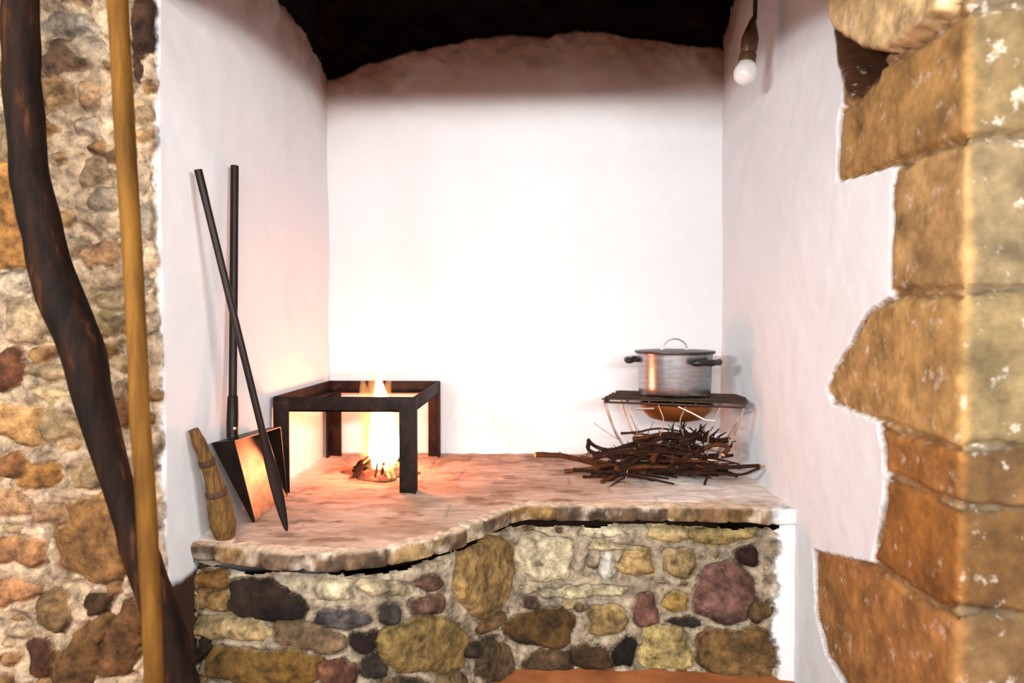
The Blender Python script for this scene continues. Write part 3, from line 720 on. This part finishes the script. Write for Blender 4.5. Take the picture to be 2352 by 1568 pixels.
# ------------------------------------------------------------------ poker crossing the shovel
pk_b = Vector(on_z(659, 1219, HZ + 0.006)); pk_t = wallp(455, 390, XL + 0.030)
dirp = pk_t - pk_b
poker = empty('fire_poker', pk_b, 'long thin iron poker with flat tip crossing in front of the shovel', 'poker')
mb = MB(); mb.tube([dirp * (0.27 + 0.73 * i / 14) for i in range(15)], [0.0082] * 13 + [0.0088, 0.0088], 12, 0.03); mb.build('rod', M_TOOL, poker)
mb = MB()
ts = [0.0, 0.01, 0.05, 0.09, 0.14, 0.2, 0.25, 0.29]; ws = [0.002, 0.0055, 0.010, 0.0125, 0.0135, 0.013, 0.0105, 0.0088]
ax = dirp.normalized(); side = Vector((0.75, 0.66, 0)); side = (side - ax * side.dot(ax)).normalized(); thk = ax.cross(side)
rings = []
for t_, w_ in zip(ts, ws):
    p = dirp * t_; th_ = 0.003 + 0.0058 * max(0, (t_ - 0.2) / 0.09)
    rings.append([mb.bm.verts.new(p + side * w_ * math.cos(k * math.pi / 6) + thk * th_ * math.sin(k * math.pi / 6)) for k in range(12)])
for A, B in zip(rings, rings[1:]):
    for k in range(12): mb.bm.faces.new((A[k], A[(k + 1) % 12], B[(k + 1) % 12], B[k]))
mb.bm.faces.new(rings[0][::-1]); mb.bm.faces.new(rings[-1]); mb.build('tip', M_TOOL, poker)

# ------------------------------------------------------------------ straw hand broom
br_b = Vector(on_z(516, 1232, HZ + 0.004)); br_t = wallp(444, 986, XL + 0.024)
bd = br_t - br_b
broom = empty('hand_broom', br_b, 'short yellow straw hand broom leaning in the left corner of the hearth', 'broom')
rp_ = [0.021, 0.0285, 0.029, 0.027, 0.0235, 0.020, 0.018, 0.0165, 0.0155, 0.0145, 0.0135, 0.010]
n = len(rp_); mb = MB(); axp = bd.normalized()
pts = [bd * (i / (n - 1)) + Vector((0.012, 0, 0)) * math.sin(math.pi * i / (n - 1)) for i in range(n)]
mb.tube(spline(pts, 40), [float(np.interp(i / 39, np.linspace(0, 1, n), rp_)) * (1 + 0.03 * math.sin(i * 1.7)) for i in range(40)], 18, 0.10); mb.build('straw_bundle', M_STRAW, broom)
for f in (0.42, 0.70):
    p = bd * f + Vector((0.012, 0, 0)) * math.sin(math.pi * f); r = float(np.interp(f, np.linspace(0, 1, n), rp_)) + 0.0018
    mb = MB()
    mb.tube([p - axp * 0.008, p - axp * 0.004, p + axp * 0.004, p + axp * 0.008], [r * .96, r * 1.05, r * 1.05, r * .96], 18, 0.04); mb.build('binding', M_BIND, broom)

# ------------------------------------------------------------------ two long poles leaning on the left wall
def leaning(name, rows, y_top, y_bot, mat, label, cat, extra_top, wob):
    """rows: (y, left x, right x) measured across the pole; it leans back towards the wall"""
    pts, rad = [], []
    for (py, xa, xb) in rows:
        f = (py + 200) / 1768; Y = y_top + (y_bot - y_top) * f
        A, B = on_y(xa, py, Y), on_y(xb, py, Y)
        pts.append(Vector((A + B) / 2)); rad.append(abs(B[0] - A[0]) / 2 * 0.97)
    d = (pts[-1] - pts[-2]).normalized(); k = (pts[-1].z - 0.004) / -d.z
    pts.append(pts[-1] + d * k); rad.append(rad[-1])
    base = pts[-1].copy(); n = 60
    sp = spline([p - base for p in pts], n); rr = [float(np.interp(i / (n - 1), np.linspace(0, 1, len(rad)), rad)) for i in range(n)]
    mb = MB(); mb.tube(sp, rr, 20, wob); o = mb.build(name, mat); o.location = base
    return tag(o, label, cat)
leaning('crooked_branch', [(-200, 14, 86), (0, 8, 84), (150, 10, 87), (330, 23, 101), (450, 40, 119), (640, 78, 170), (800, 140, 236), (898, 166, 252), (1000, 198, 276), (1094, 230, 299), (1200, 266, 330), (1300, 292, 372), (1420, 332, 416), (1568, 372, 455)],
        1.30, 1.215, M_BARK, 'thick dark crooked branch leaning against the rubble wall behind the pale pole', 'branch', 0, 0.16)
leaning('straight_pole', [(-200, 237, 284), (0, 247, 293), (100, 254, 298), (300, 264, 309), (500, 277, 321), (760, 292, 335), (950, 299, 343), (1140, 312, 357), (1340, 323, 367), (1568, 333, 374)],
        1.20, 1.09, M_POLE, 'pale peeled straight wooden pole leaning in front of the dark branch', 'pole', 0, 0.05)

# ------------------------------------------------------------------ pot stand with wire grate
GY = 2.32
pc = on_y(1549, 905, GY); PCX, PZ = pc[0], pc[2]           # pot centre and bottom
GZ = PZ - 0.006
yawg = math.radians(-17)
GW, GD = 0.43, 0.27
gc = Vector((PCX + 0.000, GY - 0.03, GZ))
stand = empty('wire_pot_stand', (gc.x, gc.y, HZ), 'rickety wire grate stand under the aluminium pot, copper tray slung below', 'pot stand')
stand.rotation_euler = (0, 0, yawg)
g = GZ - HZ
mb = MB()
for i in range(17):
    y = -GD / 2 + GD * i / 16
    mb.tube([(-GW / 2 - rnd.uniform(0, .012), y, g), (0, y + rnd.uniform(-.003, .003), g + rnd.uniform(-.0015, .0015)), (GW / 2 + rnd.uniform(0, .012), y, g)], 0.0026, 6)
for i in range(7):
    x = -GW / 2 + GW * i / 6
    mb.tube([(x, -GD / 2, g - 0.005), (x, GD / 2, g - 0.005)], 0.003, 6)
mb.build('grate', M_WIRE, stand)
mb = MB()
q = [(-GW / 2, -GD / 2), (GW / 2, -GD / 2), (GW / 2, GD / 2), (-GW / 2, GD / 2)]
for a, b_ in zip(q, q[1:] + q[:1]):
    mb.tube([(a[0], a[1], g - 0.010), (b_[0], b_[1], g - 0.010)], 0.0038, 8)
mb.build('rim', M_WIRE, stand)
for sx, sy in ((-1, -1), (1, -1), (1, 1), (-1, 1)):
    mb = MB()
    mb.tube(spline([(sx * GW / 2, sy * GD / 2, g - 0.012), (sx * GW * 0.42, sy * GD * 0.45, g * 0.55), (sx * GW * 0.30, sy * GD * 0.38, g * 0.2), (sx * GW * 0.27, sy * GD * 0.36, 0.004)], 12), 0.0042, 8)
    mb.build('leg', M_LEG, stand)
mb = MB()
q2 = [(a * 0.66, b_ * 0.80) for a, b_ in q]
for a, b_ in zip(q2, q2[1:] + q2[:1]):
    mb.tube([(a[0], a[1], g * 0.26), (b_[0], b_[1], g * 0.26)], 0.003, 8)
for s in (-1, 1):
    mb.tube(spline([(s * GW * 0.34, -GD / 2, g - 0.012), (s * GW * 0.26, -GD * 0.49, g * 0.6), (s * GW * 0.25, -GD * 0.42, g * 0.27)], 10), 0.0022, 6)
    mb.tube(spline([(s * GW * 0.1, -GD / 2, g - 0.012), (s * GW * 0.06, -GD * 0.52, g * 0.7), (s * GW * 0.16, -GD * 0.42, g * 0.27)], 10), 0.0016, 6)
mb.build('brace', M_LEG, stand)
mb = MB(); mb.lathe([(0, -0.044), (0.04, -0.043), (0.075, -0.036), (0.098, -0.018), (0.106, 0.0), (0.103, 0.0), (0.094, -0.016), (0.07, -0.032), (0, -0.039)], (0, 0, 0), 32)
mb.xform(Matrix.Translation((-0.0, -0.012, g - 0.020)) @ Matrix.Diagonal((1.15, 0.95, 1.35, 1))); mb.build('tray', M_COPPER, stand)
mb = MB()
mb.tube([(-0.115, -GD / 2 - 0.004, g - 0.028), (-0.055, -GD / 2 - 0.006, g - 0.024)], 0.0035, 8); mb.build('hanger_rod', M_LEG, stand)
mb = MB()
mb.tube([(0.02, -GD / 2 - 0.004, g - 0.016), (0.06, -GD / 2 - 0.012, g - 0.032), (0.10, -GD / 2 - 0.014, g - 0.052), (0.13, -GD / 2 - 0.010, g - 0.054)], 0.0032, 8)
mb.build('hanger_rod', M_LEG, stand)

# ------------------------------------------------------------------ aluminium pot
pot = empty('cooking_pot', (PCX, GY, PZ), 'lidded aluminium cooking pot with black handles on the wire stand', 'pot')
R = 0.5 * (1632 - 1465) * GY / F; PH = 92 * GY / F
mb = MB()
prof = [(0, 0), (R * 0.90, 0), (R * 0.94, 0.003), (R * 0.962, 0.010)] + [(R * (0.965 + 0.035 * k / 6), 0.012 + (PH - 0.012) * k / 6) for k in range(1, 7)]
prof += [(R * 1.03, PH), (R * 1.035, PH + 0.003), (R * 1.0, PH + 0.004), (R * 0.975, PH - 0.004), (R * 0.95, 0.008), (0, 0.006)]
mb.lathe(prof, seg=64); mb.build('body', M_ALU, pot)
mb = MB()
RL_ = R * 1.075
mb.lathe([(0, PH + 0.016), (R * 0.6, PH + 0.0155), (R * 0.95, PH + 0.013), (RL_, PH + 0.011), (RL_ * 1.005, PH + 0.008), (RL_ * 1.0, PH + 0.0045), (R * 1.01, PH + 0.0045), (R * 0.9, PH + 0.010), (0, PH + 0.0135)], seg=64)
lid = mb.build('lid', M_DARKALU, pot)
mb = MB(); hw = 28 * GY / F; hh_ = 0.037
mb.tube([(-hw * math.cos(t_), 0, PH + 0.014 + hh_ * math.sin(t_)) for t_ in np.linspace(0, math.pi, 20)], 0.0026, 8)
for s in (-1, 1): mb.box((s * hw - 0.007, -0.006, PH + 0.0135), (s * hw + 0.007, 0.006, PH + 0.0175), 0.001)
lh = mb.build('lid_handle', M_LEG, lid)
for az in (-56, 160):
    a = math.radians(az); mb = MB()
    T = Vector((-math.sin(a), math.cos(a), 0)); N = Vector((math.cos(a), math.sin(a), 0)); c0 = Vector((0, 0, PH * 0.84))
    pts = [c0 + N * (R * 1.0 + d) + T * w for w, d in ((-0.058, 0.008), (-0.050, 0.024), (-0.028, 0.034), (0, 0.038), (0.028, 0.034), (0.050, 0.024), (0.058, 0.008))]
    mb.tube(spline(pts, 22), [0.0085 + 0.0025 * abs(math.sin(i * 0.45)) for i in range(22)], 10)
    hd = mb.build('handle', M_BAKE, pot)
    for w in (-0.045, 0.045):
        mb = MB(); p = c0 + N * (R * 0.995) + T * w
        mb.tube([p - N * 0.008, p + N * 0.016], 0.006, 8); mb.build('bracket', M_DARKALU, hd)

# ------------------------------------------------------------------ brushwood pile in front of the pot stand
def px3(px, py, Y): return Vector(on_y(px, py, Y))
def twig(pts, r0, r1, label, group=None, mat=M_TWIG, shoots=(), name='dry_twig', wob=0.25, cut=False):
    base = Vector(pts[0]); base.z = min(Vector(p).z for p in pts)
    mb = twig_mesh([Vector(p) - base for p in pts], r0, r1, shoots=shoots, rnd=rnd, wob=wob)
    o = mb.build(name, mat); o.location = base
    tag(o, label, 'twig', group)
    if cut:
        a, b_ = Vector(pts[0]) - base, Vector(pts[1]) - base; d = (a - b_).normalized()
        mb = MB(); mb.tube([a - d * 0.004, a + d * 0.0015], [r0 * 1.04, r0 * 0.96], 10); mb.build('cut_end', M_CUT, o)
    return o
rnd = random.Random(33)
twig([px3(1229, 1044, 2.28), px3(1290, 1046, 2.27), px3(1350, 1060, 2.25), px3(1420, 1074, 2.22), px3(1480, 1078, 2.2)], 0.0095, 0.007, 'long reddish stick poking far left out of the brushwood pile', mat=M_TWIGO, name='stick', cut=True,
     shoots=[(0.3, (0.1, 0, 1), 0.012), (0.75, (-.3, -.3, -1), 0.03)])
twig([px3(1748, 1069, 2.06), px3(1690, 1072, 2.08), px3(1640, 1075, 2.1), px3(1580, 1085, 2.12), px3(1500, 1080, 2.14)], 0.0055, 0.008, 'long dark stick reaching from the pile towards the right wall, upper of two', name='stick', cut=True)
twig([px3(1745, 1074, 2.04), px3(1700, 1090, 2.05), px3(1640, 1086, 2.07), px3(1560, 1088, 2.08)], 0.0035, 0.005, 'thin bent stick curving under the stick nearest the right wall', name='stick')
twig([px3(1350, 1008, 2.2), px3(1362, 1022, 2.2), px3(1398, 1034, 2.2), px3(1450, 1020, 2.21), px3(1500, 1006, 2.22), px3(1575, 1002, 2.22)], 0.006, 0.008, 'arched dark stick along the top left of the brushwood pile', name='stick', shoots=[(0.12, (-.2, 0, -1), 0.05)])
twig([px3(1351, 1012, 2.16), px3(1352, 1032, 2.16), px3(1385, 1046, 2.16), px3(1440, 1042, 2.17), px3(1520, 1050, 2.18)], 0.005, 0.008, 'hooked dark twig at the left end of the brushwood pile', name='stick')
twig([px3(1364, 971, 2.24), px3(1390, 990, 2.24), px3(1425, 1012, 2.23)], 0.0012, 0.0012, 'single hair thin straw sticking up at the upper left of the pile', mat=M_STRAW2, name='straw')
twig([px3(1676, 1010, 2.16), px3(1640, 1012, 2.17), px3(1590, 1004, 2.18), px3(1540, 1020, 2.2)], 0.009, 0.010, 'thick dark stub at the upper right of the brushwood pile', name='stick', cut=True)
twig([px3(1660, 1045, 2.12), px3(1672, 1028, 2.12), px3(1640, 1022, 2.13), px3(1570, 1050, 2.15)], 0.007, 0.008, 'stout brown stick under the stub on the right of the pile', name='stick', cut=True, mat=M_TWIGO)
twig([px3(1392, 1146, 2.03), px3(1402, 1118, 2.05), px3(1432, 1098, 2.09), px3(1470, 1080, 2.12)], 0.0022, 0.003, 'thin crooked twig trailing from the pile down to the slab edge', name='stick', shoots=[(0.5, (1, -.5, 0.1), 0.05)])
twig([px3(1618, 1112, 2.06), px3(1628, 1090, 2.08), px3(1650, 1070, 2.1)], 0.004, 0.005, 'short stub pointing down from the right of the pile', name='stick')
twig([px3(1450, 1128, 2.05), px3(1438, 1104, 2.08), px3(1442, 1075, 2.12)], 0.0014, 0.002, 'hair thin twig hanging off the front of the pile beside the crooked one', name='straw', mat=M_STRAW2)
cx = float(px3(1530, 1040, 2.18)[0])
for i in range(84):
    L = rnd.uniform(0.12, 0.34); yaw = rnd.gauss(0.0, 0.42); lay = rnd.random()
    x0 = cx + rnd.gauss(0, 0.075); y0 = 2.17 + rnd.gauss(0, 0.04); z0 = HZ + 0.012 + 0.128 * lay * max(0.25, 1 - abs(x0 - cx) / 0.24)
    d = Vector((math.cos(yaw), math.sin(yaw) * 0.8, rnd.gauss(0, 0.11))); c = Vector((x0, y0, z0))
    a, b_ = c - d * L / 2, c + d * L / 2
    for p in (a, b_):
        p.z = max(p.z, HZ + 0.010); p.x = min(max(p.x, -0.1), XR - 0.06); p.y = min(max(p.y, 2.06), 2.33)
    m = (a + b_) / 2 + Vector((rnd.gauss(0, .01), rnd.gauss(0, .012), abs(rnd.gauss(0, .012))))
    r = rnd.choice([0.003, 0.004, 0.005, 0.006, 0.008, 0.010])
    sh = [(rnd.uniform(.15, .9), (rnd.gauss(0, .5), rnd.gauss(-.2, .6), rnd.uniform(-.1, 1)), rnd.uniform(.015, .05)) for _ in range(rnd.randint(0, 4))]
    kind = i % 4
    twig([a, a * .6 + m * .4 + Vector((0, 0, rnd.gauss(0, .006))), m, b_], r, r * 0.5, 'dry reddish twig in the brushwood pile' if kind == 3 else 'dry dark brown twig in the brushwood pile',
         'reddish twigs in the brushwood pile' if kind == 3 else 'dark twigs in the brushwood pile', M_TWIGO if kind == 3 else M_TWIG, sh)
tc = px3(1600, 1000, 2.16)
for i in range(40):      # brittle sprigs on top of the pile
    d = Vector((rnd.gauss(0, .6), rnd.gauss(-.2, .5), rnd.uniform(0.2, 1))).normalized()
    p = tc + Vector((rnd.gauss(-0.01, .045), rnd.gauss(0, .025), rnd.gauss(-0.02, .014))); L = rnd.uniform(.03, .065)
    twig([p, p + d * L * .5 + Vector((rnd.gauss(0, .005), 0, 0)), p + d * L], rnd.uniform(0.003, 0.007), 0.0012, 'short brittle sprig on the crest of the brushwood pile', 'brittle sprigs on top of the brushwood pile', M_TWIG, [(0.5, (rnd.gauss(0, 1), rnd.gauss(0, 1), .6), .02)], name='sprig')

# ------------------------------------------------------------------ hanging bulb
BYY = 1.98
bc0 = Vector(on_y(1712, 168, BYY)); ctop = Vector(on_y(1738, -420, BYY))
lamp = empty('hanging_bulb', ctop, 'bare unlit light bulb hanging on a brown cord before the right wall', 'light bulb')
ctop2 = Vector((ctop.x, ctop.y, ZT))
ax = (Vector(on_y(1727, 60, BYY)) - bc0).normalized(); rb = 0.5 * 52 * BYY / F
rotm = ax.to_track_quat('Z', 'Y').to_matrix().to_4x4(); TM = Matrix.Translation(bc0 - ctop) @ rotm
mb = MB()
mb.lathe([(0, -rb)] + [(rb * math.sin(t_), -rb * math.cos(t_)) for t_ in np.linspace(0.15, 2.25, 16)] + [(rb * 0.62, rb * 0.95), (rb * 0.52, rb * 1.3), (0, rb * 1.3)], seg=28)
mb.xform(TM); mb.build('bulb', M_GLASS, lamp)
mb = MB(); e = rb
mb.lathe([(0, e * .9), (e * .72, e * .95), (e * .74, e * 1.5), (e * .62, e * 1.7), (e * .70, e * 2.0), (e * .72, e * 3.0), (e * .55, e * 3.6), (e * .30, e * 4.4), (e * .16, e * 4.7), (0, e * 4.7)], seg=24)
mb.xform(TM); mb.build('socket', M_SOCK, lamp)
mb = MB()
p0 = bc0 + ax * e * 4.6; pA = Vector(on_y(1731, 40, BYY)); pB = Vector(on_y(1735, 0, BYY))
mb.tube(spline([p0 - ctop, pA - ctop, pB - ctop, ctop * 0, ctop2 - ctop], 40), 0.0062, 8, 0.1); mb.build('cord', M_CORD, lamp)

# ------------------------------------------------------------------ light
def area(name, loc, target, sx, sy, power, col):
    l = bpy.data.lights.new(name, 'AREA'); l.shape = 'RECTANGLE'; l.size = sx; l.size_y = sy; l.energy = power; l.color = col
    o = bpy.data.objects.new(name, l); COL.objects.link(o); o.location = loc
    o.rotation_euler = (Vector(target) - Vector(loc)).to_track_quat('-Z', 'Y').to_euler(); return o
area('front_light', (0.1, -1.5, 1.39), (0.0, 2.2, 1.2), 2.6, 0.13, 155, (0.97, 0.97, 0.97))  # window behind the camera
area('front_light', (-1.75, -0.55, 1.43), (0.6, 2.1, 1.15), 0.9, 0.13, 90, (0.97, 0.97, 0.97))  # added side light, not a known window; lifts the right wall
area('front_light', (1.75, -0.55, 1.43), (-0.6, 2.1, 1.15), 0.9, 0.13, 90, (0.97, 0.97, 0.97))  # added side light, twin of the previous one, lifts the left wall
area('overhead_light', (-0.1, -0.5, 2.6), (0.0, 1.7, 0.4), 1.4, 0.7, 46, (1.0, 0.95, 0.88))  # added soft light from above, brings out the stone relief
pl = bpy.data.lights.new('fire_light', 'POINT'); pl.energy = 10.5; pl.color = (1.0, 0.50, 0.24); pl.shadow_soft_size = 0.05
po = bpy.data.objects.new('fire_light', pl); COL.objects.link(po); po.location = (FX + 0.0, FY - 0.0, HZ + 0.15)
W = bpy.data.worlds.new('room'); S.world = W; W.use_nodes = True
bg = W.node_tree.nodes['Background']; bg.inputs[0].default_value = (0.62, 0.42, 0.29, 1); bg.inputs[1].default_value = 0.13

S.view_settings.view_transform = 'Standard'; S.view_settings.look = 'None'; S.view_settings.gamma = 1; S.view_settings.exposure = -0.05
S.view_settings.use_curve_mapping = False
